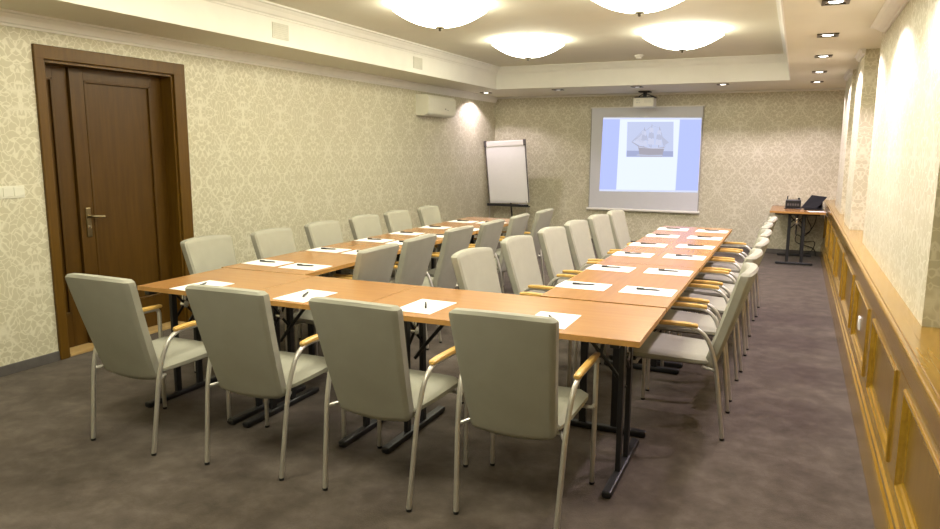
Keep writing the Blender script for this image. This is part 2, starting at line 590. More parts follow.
LL = [(-2.282, 2.63, 'white glass bowl ceiling lamp, left one of the nearer pair in view'),
      (-0.60, 2.61, 'white glass bowl ceiling lamp cut by the picture top, right of the nearer pair'),
      (-2.282, 4.82, 'white glass bowl ceiling lamp, left one of the far pair'),
      (-0.60, 4.80, 'white glass bowl ceiling lamp, right one of the far pair beside the smoke detector'),
      (-2.282, 0.43, 'added white glass bowl ceiling lamp above the front left table corner, out of view'),  # unseen pair continuing the rows, added to light the foreground
      (-0.60, 0.43, 'added white glass bowl ceiling lamp above the front right table corner, out of view'),
      (-2.282, -1.76, 'added white glass bowl ceiling lamp behind the front row, door side, out of view'),  # another unseen pair, added to brighten the front chair backs
      (-0.60, -1.76, 'added white glass bowl ceiling lamp behind the front row, wainscot side, out of view')]
for i, (x, y, lb) in enumerate(LL):
    o = lamp0 if i == 0 else copy_tree(lamp0)
    o.location = (x, y, ZT)
    tag(o, lb, 'ceiling lamp', LG)

# ------------------------------------------------------------------ recessed downlights
def make_spot(bright):
    root = thing('downlight', 'x', 'downlight')
    bm = bmesh.new()
    s, i_, d = 0.076, 0.056, 0.010
    for a in ((-s, -s, -d), (-s, i_, -d)):
        box(bm, a, (s, a[1] + s - i_, 0.0), 0.002)
    for a in (-s, i_):
        box(bm, (a, -i_, -d), (a + s - i_, i_, 0.0), 0.002)
    link_mesh('square_frame', bm, M['bronze'], root)
    bm = bmesh.new()
    lathe(bm, [(0.056, -0.004), (0.056, -0.0005), (0, -0.0005), (0, -0.002), (0.046, -0.004), (0.056, -0.004)], 24)
    link_mesh('reflector', bm, M['chrome'], root, True)
    bm = bmesh.new()
    lathe(bm, [(0, -0.009), (0.024, -0.009), (0.040, -0.005), (0.040, -0.003), (0, -0.003)], 20)
    link_mesh('bulb', bm, M['bulb'] if bright else M['bulbdim'], root, True)
    return root
SPOTS = [(0.690, 0.62, 1, 'added square recessed downlight, out of view above the near end of the wainscot'),  # out of view, added to light the near pillar, wainscot and floor
         (0.696, 1.987, 1, 'square recessed downlight in the right soffit, cut by the top of the picture'),
         (0.700, 3.353, 1, 'square recessed downlight in the right soffit, second from the camera'),
         (0.709, 4.717, 1, 'square recessed downlight in the right soffit, third from the camera'),
         (0.711, 6.205, 1, 'square recessed downlight in the right soffit, fourth from the camera'),
         (0.714, 7.498, 1, 'square recessed downlight in the far right corner of the soffit'),
         (-0.432, 7.439, 1, 'lit recessed downlight in the back soffit, right of the projector'),
         (-1.583, 7.415, 0, 'dim recessed downlight in the back soffit just above the projector'),
         (-2.776, 7.511, 0, 'dim recessed downlight in the back soffit between flipchart and screen'),
         (-4.010, 7.658, 1, 'recessed downlight in the far left corner of the soffit by the air conditioner')]
protos = {1: make_spot(True), 0: make_spot(False)}
first = {1: True, 0: True}
for x, y, k, lb in SPOTS:
    pw = (0.7 if y > 7 else 1.5) if x > 0.5 else (0.3 if x < -4 else 0.45)
    o = protos[k] if first[k] else copy_tree(protos[k])
    first[k] = False
    o.location = (x, y, ZS)
    tag(o, lb, 'downlight', 'recessed downlights in the soffit')
    if k:
        ld = bpy.data.lights.new('downlight_beam', 'SPOT')
        ld.energy = SPOT_W * pw
        ld.color = SPOT_COL
        ld.spot_size = radians(138)
        ld.spot_blend = 0.3
        ld.shadow_soft_size = 0.03
        lo = bpy.data.objects.new('downlight_beam', ld)
        COL.objects.link(lo)
        lo.parent = o
        lo.location = (0, 0, -0.02)

# ------------------------------------------------------------------ tables
TH, TT = 0.74, 0.026
def make_table(L, Wd, f0, f1, fo=0.0, fh=0.335, stay=True):
    """table with its long side on local x (0..L), depth on y (0..Wd); frames at x = f0 and f1"""
    root = thing('folding_table', 'x', 'table')
    bm = bmesh.new()
    g = 0.0017
    box(bm, (g + 0.002, g + 0.002, TH - TT + 0.0005), (L - g - 0.002, Wd - g - 0.002, TH))
    top = link_mesh('tabletop', bm, M['table'], root)
    bm = bmesh.new()
    for a, b in (((g, g), (L - g, g + 0.002)), ((g, Wd - g - 0.002), (L - g, Wd - g)), ((g, g), (g + 0.002, Wd - g)), ((L - g - 0.002, g), (L - g, Wd - g))):
        box(bm, (a[0], a[1], TH - TT), (b[0], b[1], TH - 0.0006))
    link_mesh('edge_band', bm, M['edge'], top)
    cy = Wd / 2 + fo
    for fx, s in ((f0, 1), (f1, -1)):
        bm = bmesh.new()
        box(bm, (fx - 0.02, cy - 0.28, TH - TT - 0.03), (fx + 0.02, cy + 0.28, TH - TT), 0.003)
        fr = link_mesh('leg_frame', bm, M['black'], root)
        bm = bmesh.new()
        box(bm, (fx - 0.022, cy - fh, 0.004), (fx + 0.022, cy + fh, 0.036), 0.008)
        link_mesh('foot_bar', bm, M['black'], fr)
        for q in (-fh + 0.025, fh - 0.025):
            bm = bmesh.new()
            lathe(bm, [(0, 0), (0.016, 0), (0.016, 0.006), (0, 0.006)], 12, (fx, cy + q))
            link_mesh('glide', bm, M['black'], fr)
        for q in (-0.09, 0.09):
            bm = bmesh.new()
            box(bm, (fx - 0.012, cy + q - 0.02, 0.03), (fx + 0.012, cy + q + 0.02, TH - TT - 0.02), 0.003)
            link_mesh('post', bm, M['black'], fr)
        bm = bmesh.new()
        tube(bm, [(fx, cy - 0.075, 0.50), (fx, cy, 0.575), (fx, cy + 0.075, 0.66)], 0.008, 8)
        tube(bm, [(fx, cy + 0.075, 0.50), (fx, cy, 0.575), (fx, cy - 0.075, 0.66)], 0.008, 8)
        if stay:
            tube(bm, smooth_path([(fx, cy, 0.42), (fx + s * 0.06, cy, 0.50), (fx + s * 0.20, cy, 0.66), (fx + s * 0.30, cy, TH - TT - 0.006)], 0.06), 0.010, 8)
        link_mesh('brace', bm, M['black'], fr, True)
        bm = bmesh.new()
        tube(bm, [(fx - 0.014, cy, 0.575), (fx + 0.014, cy, 0.575)], 0.022, 14)
        box(bm, (fx - 0.006, cy - 0.012, 0.585), (fx + 0.006, cy + 0.012, 0.64), 0.002)
        link_mesh('latch', bm, M['chrome'], fr, True)
    return root
TG = 'beech folding tables set up in a U'
tf = 0.0094
Wd = 0.722
def place(o, x, y, rz, label, group=TG):
    o.location = (x, y, 0)
    o.rotation_euler = (0, 0, rz)
    return tag(o, label, 'table', group)
def front_pt(u):
    return (u * cos(tf), u * sin(tf))
sq = make_table(0.745, Wd, 0.05, 0.69, -0.055)
p = front_pt(-2.945)
place(sq, p[0], p[1], tf, 'square beech table at the front left corner of the U, nearest the door')
sq2 = copy_tree(sq)
p = front_pt(-2.200)
place(sq2, p[0], p[1], tf, 'square beech table in the front row, second from the door')
lg = make_table(1.455, Wd, 0.19, 1.335, -0.03)
p = front_pt(-1.455)
place(lg, p[0], p[1], tf, 'long beech table closing the U at the front right corner')
arm = make_table(1.376, 0.697, 0.03, 1.250, 0.0, 0.265)
RX, RY, RA = -0.008, 0.742, pi / 2 + 0.0017
ords = ['nearest the camera', 'middle one of three', 'farthest, towards the projection screen']
ordl = ['nearest the camera', 'middle one of three', 'farthest, towards the flipchart']
for i in range(3):
    o = arm if i == 0 else copy_tree(arm)
    place(o, RX, RY + 0.002 + i * 1.378, RA, 'long beech table in the right arm of the U, ' + ords[i])
for i in range(3):
    o = make_table(1.376, 0.697, *[(0.395, 1.015), (0.292, 0.917), (0.174, 0.869)][i], 0.0, 0.265, False)
    place(o, -2.293, 0.705 + i * 1.378, pi / 2 + 0.004, 'long beech table in the left arm of the U, ' + ordl[i])

# ------------------------------------------------------------------ chairs
def make_chair():
    """faces +y; origin on the floor"""
    root = thing('conference_chair', 'x', 'chair')
    # seat
    bm = bmesh.new()
    nx, secs = 12, []
    def ring_slab(hw, y, z0, z1, bow):
        pts = []
        rz_ = (z1 - z0) / 2
        for k in range(nx + 1):
            s = -1 + 2 * k / nx
            x = hw * s
            edge = min(1.0, (1 - abs(s)) / 0.10)
            e2 = math.sqrt(max(0, 1 - (1 - edge) ** 2))
            pts.append((x, y, (z0 + z1) / 2 + rz_ * (0.35 + 0.65 * e2) + bow * (1 - s * s)))
        for k in range(nx, -1, -1):
            s = -1 + 2 * k / nx
            x = hw * s
            edge = min(1.0, (1 - abs(s)) / 0.10)
            e2 = math.sqrt(max(0, 1 - (1 - edge) ** 2))
            pts.append((x, y, (z0 + z1) / 2 - rz_ * (0.35 + 0.65 * e2)))
        return [bm.verts.new(p) for p in pts]
    def loft(rs):
        n = len(rs[0])
        for a, b in zip(rs, rs[1:]):
            for k in range(n):
                bm.faces.new((a[k], a[(k + 1) % n], b[(k + 1) % n], b[k]))
        bm.faces.new(rs[0][::-1])
        bm.faces.new(rs[-1])
    rs = []
    for y, hw, z0, z1, bw in ((-0.175, 0.195, 0.405, 0.425, 0.0), (-0.165, 0.203, 0.398, 0.438, 0.002), (-0.13, 0.208, 0.394, 0.442, 0.004),
                              (0.0, 0.218, 0.394, 0.448, 0.005), (0.14, 0.224, 0.396, 0.456, 0.005), (0.205, 0.225, 0.398, 0.458, 0.004),
                              (0.235, 0.220, 0.402, 0.452, 0.003), (0.250, 0.210, 0.410, 0.442, 0.001), (0.254, 0.200, 0.418, 0.434, 0.0)):
        rs.append(ring_slab(hw, y, z0, z1, bw))
    loft(rs)
    link_mesh('seat', bm, M['fabric'], root, True)
    # backrest: leaning slab, rounded corners, bottom edge drawn down in the middle
    bm = bmesh.new()
    nz, nxx = 40, 30
    ztop, zbot = 0.926, 0.350
    def yb(z):                      # mid surface
        t = (z - zbot) / (ztop - zbot)
        return -0.168 - 0.195 * t - 0.006 * math.sin(pi * t)
    def half_w(t):
        w = 0.186 + 0.037 * min(1, t / 0.95)
        if t > 0.955:
            q = (t - 0.955) / 0.045
            w -= 0.020 * (1 - math.sqrt(max(0, 1 - q * q)))
        if t < 0.06:
            q = (0.06 - t) / 0.06
            w -= 0.022 * (1 - math.sqrt(max(0, 1 - q * q)))
        return w
    front, back = [], []
    for i in range(nz + 1):
        t = i / nz
        t = t if 0.08 < t < 0.92 else t
        rf, rb = [], []
        w = half_w(t)
        for k in range(nxx + 1):
            s = -1 + 2 * k / nxx
            drop = 0.016 * s * s * (1 - t) ** 3 - 0.010 * s * s * t ** 6
            z = zbot + (ztop - zbot) * t + drop
            y0 = yb(z) + 0.028 * s * s * (0.3 + 0.7 * t)          # wraps round the sitter
            edge = min(1, (1 - abs(s)) / 0.06, t / 0.02 if t < 0.02 else 1, (1 - t) / 0.03 if t > 0.97 else 1)
            th = 0.032 * (0.60 + 0.38 * math.sqrt(max(0, 1 - (1 - edge) ** 2)))
            rf.append(bm.verts.new((w * s, y0 + th, z)))
            rb.append(bm.verts.new((w * s, y0 - th, z)))
        front.append(rf)
        back.append(rb)
    for i in range(nz):
        for k in range(nxx):
            bm.faces.new((front[i][k], front[i][k + 1], front[i + 1][k + 1], front[i + 1][k]))
            bm.faces.new((back[i][k], back[i + 1][k], back[i + 1][k + 1], back[i][k + 1]))
        for k in (0, nxx):
            bm.faces.new((front[i][k], front[i + 1][k], back[i + 1][k], back[i][k]))
    for i in (0, nz):
        for k in range(nxx):
            bm.faces.new((front[i][k], back[i][k], back[i][k + 1], front[i][k + 1]))
    link_mesh('backrest', bm, M['fabric'], root, True)
    # tubular side frames with wooden armrests
    for s in (-1, 1):
        bm = bmesh.new()
        path = smooth_path([(s * 0.250, 0.235, 0.008), (s * 0.252, 0.240, 0.614), (s * 0.250, -0.145, 0.618), (s * 0.238, -0.215, 0.44), (s * 0.222, -0.270, 0.008)],
                           [0, 0.035, 0.15, 0.12, 0], 7)
        tube(bm, path, 0.0115, 10)
        fr = link_mesh('side_frame', bm, M['silver'], root, True)
        bm = bmesh.new()
        rs = []
        for y, hw, z0, z1 in ((0.256, 0.012, 0.620, 0.632), (0.248, 0.0145, 0.617, 0.637), (0.1, 0.0155, 0.617, 0.640), (-0.05, 0.015, 0.618, 0.641), (-0.110, 0.016, 0.616, 0.636), (-0.117, 0.012, 0.618, 0.630)):
            c = s * 0.251
            q = 0.005
            rs.append([bm.verts.new(v) for v in ((c - hw, y, z0 + q), (c - hw + q, y, z0), (c + hw - q, y, z0), (c + hw, y, z0 + q),
                                                 (c + hw, y, z1 - q), (c + hw - q, y, z1), (c - hw + q, y, z1), (c - hw, y, z1 - q))])
        loft(rs)
        link_mesh('armrest', bm, M['arm'], fr, True)
        for cx_, cy_ in ((s * 0.250, 0.235), (s * 0.222, -0.270)):
            bm = bmesh.new()
            lathe(bm, [(0, 0), (0.0125, 0), (0.0135, 0.012), (0, 0.012)], 10, (cx_, cy_))
            link_mesh('foot_cap', bm, M['pen'], fr, True)
    bm = bmesh.new()
    tube(bm, [(-0.250, 0.20, 0.388), (0.250, 0.20, 0.388)], 0.009, 8)
    tube(bm, [(-0.252, 0.238, 0.388), (-0.246, 0.20, 0.388)], 0.009, 8)
    tube(bm, [(0.252, 0.238, 0.388), (0.246, 0.20, 0.388)], 0.009, 8)
    link_mesh('crossbar', bm, M['silver'], root, True)
    bm = bmesh.new()
    tube(bm, [(-0.236, -0.222, 0.385), (-0.200, -0.150, 0.388), (0.200, -0.150, 0.388), (0.236, -0.222, 0.385)], 0.009, 8)
    link_mesh('crossbar', bm, M['silver'], root, True)
    return root
chair0 = make_chair()
used = [False]
CG = 'grey armchairs round the U of tables'
def chair(x, y, rz, label):
    o = copy_tree(chair0) if used[0] else chair0
    used[0] = True
    o.location = (x, y, 0)
    o.rotation_euler = (0, 0, rz)
    tag(o, label, 'chair', CG)
    return o
FRONT = [(-2.545, -0.250, 0.0, 'grey armchair of the front row, leftmost, back to us before the door'),
         (-1.790, -0.206, 2.5, 'grey armchair of the front row, second from the left, back to us'),
         (-1.085, -0.195, -1.0, 'grey armchair of the front row, third from the left, back to us'),
         (-0.460, -0.125, 1.5, 'grey armchair of the front row, rightmost, by the corner of the tables')]
for x, y, a, lb in FRONT:
    chair(x, y, radians(a), lb)
nth = ['nearest the camera', 'second from the camera', 'third from the camera', 'fourth from the camera', 'fifth from the camera', 'farthest from the camera']
for i, y in enumerate((1.13, 1.80, 2.46, 3.08, 3.70, 4.32)):
    chair(0.015 + (0, -0.005, 0.01, 0.01, 0.0, 0.02)[i], y, pi / 2 + radians((1, -1, 0, 1, -1, 0)[i]), 'grey armchair outside the right table arm, ' + nth[i] + ' of its row of six')
for i, (x, y) in enumerate(((-0.93, 1.02), (-0.915, 1.77), (-0.88, 2.46), (-0.86, 3.10), (-0.83, 3.76), (-0.79, 4.32))):
    chair(x, y, -pi / 2 + radians((-6, -5, -6, -5, -6, -4)[i]), 'grey armchair inside the right table arm, ' + nth[i] + ' of its row of six')
for i, (x, y) in enumerate(((-2.215, 0.96), (-2.235, 1.56), (-2.235, 2.24), (-2.20, 2.85), (-2.19, 3.50), (-2.17, 4.21))):
    chair(x, y, pi / 2 + radians((0, 1, -1, 0, 2, 0)[i]), 'grey armchair inside the left table arm, ' + nth[i] + ' of its row of six')
for i, (x, y) in enumerate(((-3.22, 0.81), (-3.12, 1.39), (-3.13, 2.05), (-3.13, 2.70), (-3.12, 3.30), (-3.11, 3.97))):
    chair(x + 0.335, y, -pi / 2 + radians((0, 1, 0, -1, 1, 2)[i]), 'grey armchair along the left wall, ' + nth[i] + ' of its row of six')

# ------------------------------------------------------------------ note sheets and pens
def make_pad():
    bm = bmesh.new()
    box(bm, (-0.105, -0.1485, 0), (0.105, 0.1485, 0.0025), 0.0004, 1)
    return link_mesh('notepad', bm, M['sheet'])
def make_pen():
    root = thing('pen', 'x', 'pen')
    bm = bmesh.new()
    lathe(bm, [(0, -0.070), (0.0015, -0.070), (0.0045, -0.055), (0.0052, -0.05), (0.0052, 0.02), (0, 0.02)], 12)
    b = link_mesh('barrel', bm, M['pen'], root, True)
    bm = bmesh.new()
    lathe(bm, [(0, 0.0195), (0.0058, 0.0195), (0.0058, 0.062), (0.004, 0.068), (0, 0.068)], 12)
    c = link_mesh('cap', bm, M['pen'], root, True)
    bm = bmesh.new()
    box(bm, (-0.0018, 0.0055, 0.026), (0.0018, 0.0085, 0.066), 0.0006, 1)
    d = link_mesh('clip', bm, M['pen'], root)
    for q in (b, c, d):
        q.data.transform(Matrix.Rotation(pi / 2, 4, 'X'))
    return root
pad0, pen0 = make_pad(), make_pen()
pu = [False]
def pad(x, y, rz, where, pen_a=0.0, dx=0.0, dy=0.0):
    """pad lies with its long side along local y; pen angle is measured from world x"""
    a = pad0 if not pu[0] else copy_tree(pad0)
    b = pen0 if not pu[0] else copy_tree(pen0)
    pu[0] = True
    a.location = (x, y, TH + 0.0004)
    a.rotation_euler = (0, 0, rz)
    tag(a, 'white note sheet ' + where, 'notepad', 'white note sheets on the tables')
    b.location = (x + dx, y + dy, TH + 0.0004 + 0.0025 + 0.0085)
    b.rotation_euler = (0, 0, pen_a - pi / 2)
    tag(b, 'black pen on the sheet ' + where, 'pen', 'black pens on the note sheets')
FP = [(-2.585, 0.128, radians(-3), 'in front of the leftmost front chair', radians(115)),
      (-1.868, 0.165, radians(-2), 'before the second front chair from the left', radians(115)),
      (-1.145, 0.215, radians(-1), 'before the third front chair, beside the table seam', radians(118)),
      (-0.462, 0.215, radians(1), 'at the front right corner, half behind the rightmost chair', radians(122))]
for x, y, rz, w, pa in FP:
    pad(x, y, rz, w, pa)
for i, y in enumerate((1.13, 1.85, 2.60, 3.25, 3.92, 4.53)):
    pad(-0.178, y, pi / 2 + radians(random.uniform(-2, 2)), 'on the right table arm, right column, ' + nth[i], radians(random.uniform(2, 12)))
for i, y in enumerate((1.13, 1.83, 2.56, 3.19, 3.91, 4.54)):
    pad(-0.560, y, pi / 2 + radians(random.uniform(-2, 2)), 'on the right table arm, left column, ' + nth[i], radians(random.uniform(4, 14)))
for i, y in enumerate((0.98, 1.71, 2.40, 2.98, 3.58, 4.26)):
    pad(-2.82, y, pi / 2 + radians(random.uniform(-2, 2)), 'on the left table arm, left column, ' + nth[i], radians(random.uniform(2, 12)))
for i, y in enumerate((0.96, 1.70, 2.36, 2.96, 3.58, 4.26)):
    pad(-2.475, y, pi / 2 + radians(random.uniform(-2, 2)), 'on the left table arm, right column, ' + nth[i], radians(random.uniform(2, 12)))

# ------------------------------------------------------------------ projection screen
sc = thing('projection_screen', 'white projection screen on the back wall showing a page with a sailing ship', 'projection screen', (0, YB, 0))
SX0, SX1, SZ0, SZ1 = -2.560, -0.803, 0.585, 2.215
bm = bmesh.new()
box(bm, (SX0, -0.052, SZ0), (SX1, -0.048, SZ1))
link_mesh('screen_cloth', bm, M['screen'], sc)
bm = bmesh.new()
tube(bm, [(SX0 - 0.03, -0.05, SZ0 - 0.005), (SX1 + 0.02, -0.05, SZ0 - 0.005)], 0.022, 14)
link_mesh('bottom_bar', bm, M['screenbar'], sc, True)
bm = bmesh.new()
box(bm, (SX0 - 0.01, -0.06, SZ1 - 0.005), (SX1 + 0.01, 0, SZ1 + 0.012), 0.004)
link_mesh('top_rail', bm, M['screenbar'], sc)
bm = bmesh.new()
for x in (SX0 + 0.006, SX1 - 0.006):
    box(bm, (x - 0.006, -0.0527, SZ0), (x + 0.006, -0.0525, SZ1))
link_mesh('side_border', bm, plain('screen_border', (0.30, 0.30, 0.29), 0.7), sc)
def quad(name, pts, lay, m, par):
    bm = bmesh.new()
    y0, y1 = -0.0535 - lay * 0.0008, -0.053 - lay * 0.0008
    A = [bm.verts.new((x, y0, z)) for x, z in pts]
    B = [bm.verts.new((x, y1, z)) for x, z in pts]
    n = len(pts)
    bm.faces.new(A)
    bm.faces.new(B[::-1])
    for i in range(n):
        bm.faces.new((A[i], A[(i + 1) % n], B[(i + 1) % n], B[i]))
    return link_mesh(name, bm, m, par)
def E(name, c, k=1.0):
    return emit(name, c, SCREEN_E * k)
c_blue = E('picture_blue', (0.52, 0.60, 1.14))
c_white = E('picture_white', (0.88, 0.96, 1.2))
c_pale = E('picture_pale', (0.74, 0.79, 1.0))
c_sky = E('picture_sky', (0.60, 0.66, 0.90))
c_sea = E('picture_sea', (0.41, 0.45, 0.68))
c_sail = E('picture_sail', (0.66, 0.69, 0.88))
c_sail2 = E('picture_sail_shade', (0.53, 0.56, 0.73))
c_hull = E('picture_hull', (0.42, 0.40, 0.47))
c_mast = E('picture_mast', (0.44, 0.44, 0.55))
img = quad('projected_picture', [(-2.385, 0.872), (-0.826, 0.895), (-0.829, 2.040), (-2.360, 2.062)], 0, c_blue, sc)
quad('page', [(-2.105, 0.885), (-1.165, 0.90), (-1.150, 2.035), (-2.085, 2.045)], 1, c_white, img)
quad('toolbar', [(-2.360, 2.035), (-0.829, 2.012), (-0.829, 2.040), (-2.360, 2.062)], 2, c_pale, img)
quad('taskbar', [(-2.385, 0.872), (-0.826, 0.895), (-0.826, 0.925), (-2.384, 0.902)], 2, c_pale, img)
ph = quad('ship_photo', [(-1.960, 1.437), (-1.225, 1.442), (-1.245, 1.985), (-1.965, 1.990)], 2, c_sky, img)
quad('sea', [(-1.960, 1.437), (-1.225, 1.442), (-1.228, 1.530), (-1.960, 1.535)], 3, c_sea, img)
quad('ship_hull', [(-1.745, 1.44), (-1.395, 1.44), (-1.365, 1.60), (-1.470, 1.585), (-1.56, 1.575), (-1.70, 1.60), (-1.78, 1.615)], 4, c_hull, img)
bm_specs = []
for mx, base, sails in ((-1.69, 1.60, ((0.085, 1.62, 1.70), (0.075, 1.71, 1.78), (0.055, 1.79, 1.85))),
                        (-1.575, 1.60, ((0.080, 1.64, 1.73), (0.068, 1.74, 1.82), (0.050, 1.83, 1.90))),
                        (-1.455, 1.60, ((0.075, 1.63, 1.71), (0.062, 1.72, 1.79), (0.045, 1.80, 1.86)))):
    quad('ship_mast', [(mx - 0.005, base - 0.02), (mx + 0.005, base - 0.02), (mx + 0.003, sails[-1][2] + 0.05), (mx - 0.003, sails[-1][2] + 0.05)], 4, c_mast, img)
    for j, (w, z0, z1) in enumerate(sails):
        quad('ship_sail', [(mx - w * 0.75, z0), (mx + w * 0.62, z0 - 0.012), (mx + w * 0.5, z1 - 0.012), (mx - w * 0.55, z1)], 5, c_sail if (j % 2 == 0) else c_sail2, img)
for a_, b_ in (((-1.885, 1.675), (-1.69, 1.88)), ((-1.885, 1.675), (-1.575, 1.93)), ((-1.575, 1.93), (-1.455, 1.89)), ((-1.455, 1.89), (-1.36, 1.60)), ((-1.69, 1.88), (-1.60, 1.60))):
    quad('ship_rope', [a_, b_, (b_[0] + 0.006, b_[1]), (a_[0] + 0.006, a_[1])], 4, c_mast, img)
quad('ship_wave', [(-1.80, 1.455), (-1.38, 1.450), (-1.40, 1.475), (-1.60, 1.468), (-1.78, 1.480)], 6, c_sail2, img)
quad('ship_gunwale', [(-1.765, 1.585), (-1.37, 1.570), (-1.368, 1.585), (-1.55, 1.570), (-1.70, 1.588), (-1.772, 1.602)], 6, c_sail, img)
quad('ship_jib', [(-1.84, 1.70), (-1.70, 1.66), (-1.685, 1.86)], 5, c_sail2, img)
quad('ship_jib', [(-1.86, 1.665), (-1.735, 1.625), (-1.72, 1.80)], 5, c_sail, img)
quad('ship_bowsprit', [(-1.775, 1.60), (-1.885, 1.672), (-1.882, 1.680), (-1.765, 1.615)], 4, c_mast, img)
quad('ship_aft_sail', [(-1.385, 1.61), (-1.30, 1.665), (-1.43, 1.78)], 5, c_sail2, img)

# ------------------------------------------------------------------ projector under the soffit
pj = thing('projector', 'cream projector hanging from a black ceiling bracket above the screen', 'projector', (-1.635, 8.28, 0))
bm = bmesh.new()
box(bm, (-0.155, -0.12, 2.195), (0.155, 0.13, 2.330), 0.012, 3)
pc = link_mesh('case', bm, M['beige'], pj)
bm = bmesh.new()
for i in range(7):
    box(bm, (0.02 + i * 0.015, -0.1215, 2.255), (0.027 + i * 0.015, -0.1195, 2.30))
box(bm, (-0.105, -0.1215, 2.285), (-0.055, -0.1195, 2.305))
box(bm, (-0.105, -0.1215, 2.250), (-0.075, -0.1195, 2.270))
box(bm, (-0.065, -0.1215, 2.250), (-0.045, -0.1195, 2.270))
link_mesh('socket_panel', bm, M['grille'], pc)
bm = bmesh.new()
tube(bm, [(0.07, 0.12, 2.275), (0.07, 0.145, 2.275)], 0.034, 18)
link_mesh('lens', bm, M['darkglass'], pc, True)
bm = bmesh.new()
box(bm, (-0.14, -0.09, 2.331), (0.16, 0.10, 2.350), 0.004)
tube(bm, [(0, 0, 2.345), (0, 0, ZS - 0.01)], 0.028, 14)
box(bm, (-0.085, -0.085, ZS - 0.018), (0.085, 0.085, ZS), 0.003)
tube(bm, [(-0.12, 0.05, 2.35), (-0.03, 0.0, 2.39)], 0.007, 8)
tube(bm, [(0.14, 0.05, 2.35), (0.03, 0.0, 2.39)], 0.007, 8)
link_mesh('ceiling_bracket', bm, M['black'], pj)

# ------------------------------------------------------------------ flipchart
fc = thing('flipchart', 'white flipchart on a grey tripod easel in the far left corner', 'flipchart', (-3.865, 8.30, 0), 0)
zb, zt_, yb0, yt0 = 0.64, 1.675, 0.0, -0.10
def on(x, z, off=0.0):
    t = (z - zb) / (zt_ - zb)
    return (x - (z - 1.15) * 0.055, yb0 + (yt0 - yb0) * t - off, z + x * 0.045 + 0.012)
bm = bmesh.new()
def slab(bm, x0, x1, z0, z1, o0, o1):
    v = [bm.verts.new(on(x, z, o)) for o in (o0, o1) for x, z in ((x0, z0), (x1, z0), (x1, z1), (x0, z1))]
    for q in ((0, 1, 2, 3), (7, 6, 5, 4), (0, 4, 5, 1), (1, 5, 6, 2), (2, 6, 7, 3), (3, 7, 4, 0)):
        bm.faces.new([v[k] for k in q])
slab(bm, -0.365, 0.365, zb, zt_, -0.01, 0.01)
link_mesh('board', bm, M['board'], fc)
bm = bmesh.new()
slab(bm, -0.335, 0.335, zb + 0.03, zt_ - 0.085, 0.0102, 0.014)
link_mesh('paper_pad', bm, M['sheet'], fc)
bm = bmesh.new()
slab(bm, -0.335, 0.335, zt_ - 0.085, zt_ - 0.01, 0.0102, 0.026)
link_mesh('clamp_bar', bm, M['screenbar'], fc)
for s in (-1, 1):
    bm = bmesh.new()
    slab(bm, s * 0.365 - 0.018 * (s > 0), s * 0.365 + 0.018 * (s < 0), zb, zt_, 0.0102, 0.016)
    slab(bm, s * 0.35 - 0.022, s * 0.35 + 0.022, zt_ - 0.09, zt_ + 0.01, 0.012, 0.030)
    link_mesh('side_rail', bm, M['skirt'], fc)
bm = bmesh.new()
box(bm, (-0.348, -0.085, zb - 0.045), (0.402, 0.015, zb - 0.030), 0.003)
box(bm, (-0.348, -0.088, zb - 0.045), (0.402, -0.080, zb + 0.0), 0.003)
tr = link_mesh('tray', bm, M['black'], fc)
for s in (-1, 1):
    bm = bmesh.new()
    tube(bm, [on(s * 0.33, 1.2, -0.026), (s * 0.345, 0.03, 0.0)], 0.013, 10)
    link_mesh('leg', bm, M['silver'], fc, True)
bm = bmesh.new()
tube(bm, [on(0, 1.2, -0.025), (0, 0.33, 0.0)], 0.013, 10)
link_mesh('leg', bm, M['black'], fc, True)
for i, (x, m, l) in enumerate(((-0.22, 'blue_marker', 0.13), (-0.07, 'black', 0.13), (0.075, 'blue_marker', 0.11))):
    bm = bmesh.new()
    tube(bm, [(x, 0, 0), (x + l * 0.72, 0, 0)], 0.009, 10)
    tube(bm, [(x + l * 0.72, 0, 0), (x + l, 0, 0)], 0.0095, 10)
    o = link_mesh('marker', bm, M[m], None, True)
    o.location = (-3.865, 8.30 - 0.045 + i * 0.004, zb - 0.0295 + 0.010)
    tag(o, ['dark blue marker at the left of the flipchart tray', 'black marker in the middle of the flipchart tray', 'dark blue marker at the middle right of the flipchart tray'][i], 'marker', 'markers on the flipchart tray')
bm = bmesh.new()
box(bm, (0.20, -0.055, 0), (0.32, -0.01, 0.03), 0.005)
o = link_mesh('board_eraser', bm, M['sheet'])
o.location = (-3.865, 8.30, zb - 0.0295)
tag(o, 'white board eraser at the right end of the flipchart tray', 'eraser')

# ------------------------------------------------------------------ air conditioner
ac = thing('air_conditioner', 'cream wall air conditioner high on the left wall near the far corner', 'air conditioner', (XL, 5.84, 0))
bm = bmesh.new()
prism(bm, [(0, 2.005), (0.13, 2.005), (0.185, 2.03), (0.20, 2.07), (0.20, 2.235), (0.175, 2.275), (0.15, 2.285), (0, 2.285)], 'y', 0, 0.86)
acb = link_mesh('housing', bm, M['plastic'], ac)
bm = bmesh.new()
box(bm, (0.198, 0.03, 2.075), (0.204, 0.83, 2.225), 0.002)
link_mesh('front_panel', bm, M['plastic'], acb)
bm = bmesh.new()
box(bm, (0.150, 0.06, 2.014), (0.178, 0.80, 2.020))
link_mesh('outlet_flap', bm, M['grille'], acb)
bm = bmesh.new()
for i in range(12):
    box(bm, (0.03, 0.08 + i * 0.06, 2.2855), (0.14, 0.105 + i * 0.06, 2.287))
link_mesh('intake_grille', bm, M['grille'], acb)
bm = bmesh.new()
box(bm, (0.2035, 0.50, 2.10), (0.2055, 0.53, 2.115))
box(bm, (0.2035, 0.56, 2.09), (0.2055, 0.57, 2.10))
box(bm, (0.2035, 0.60, 2.09), (0.2055, 0.61, 2.10))
link_mesh('indicator', bm, M['skirt'], acb)

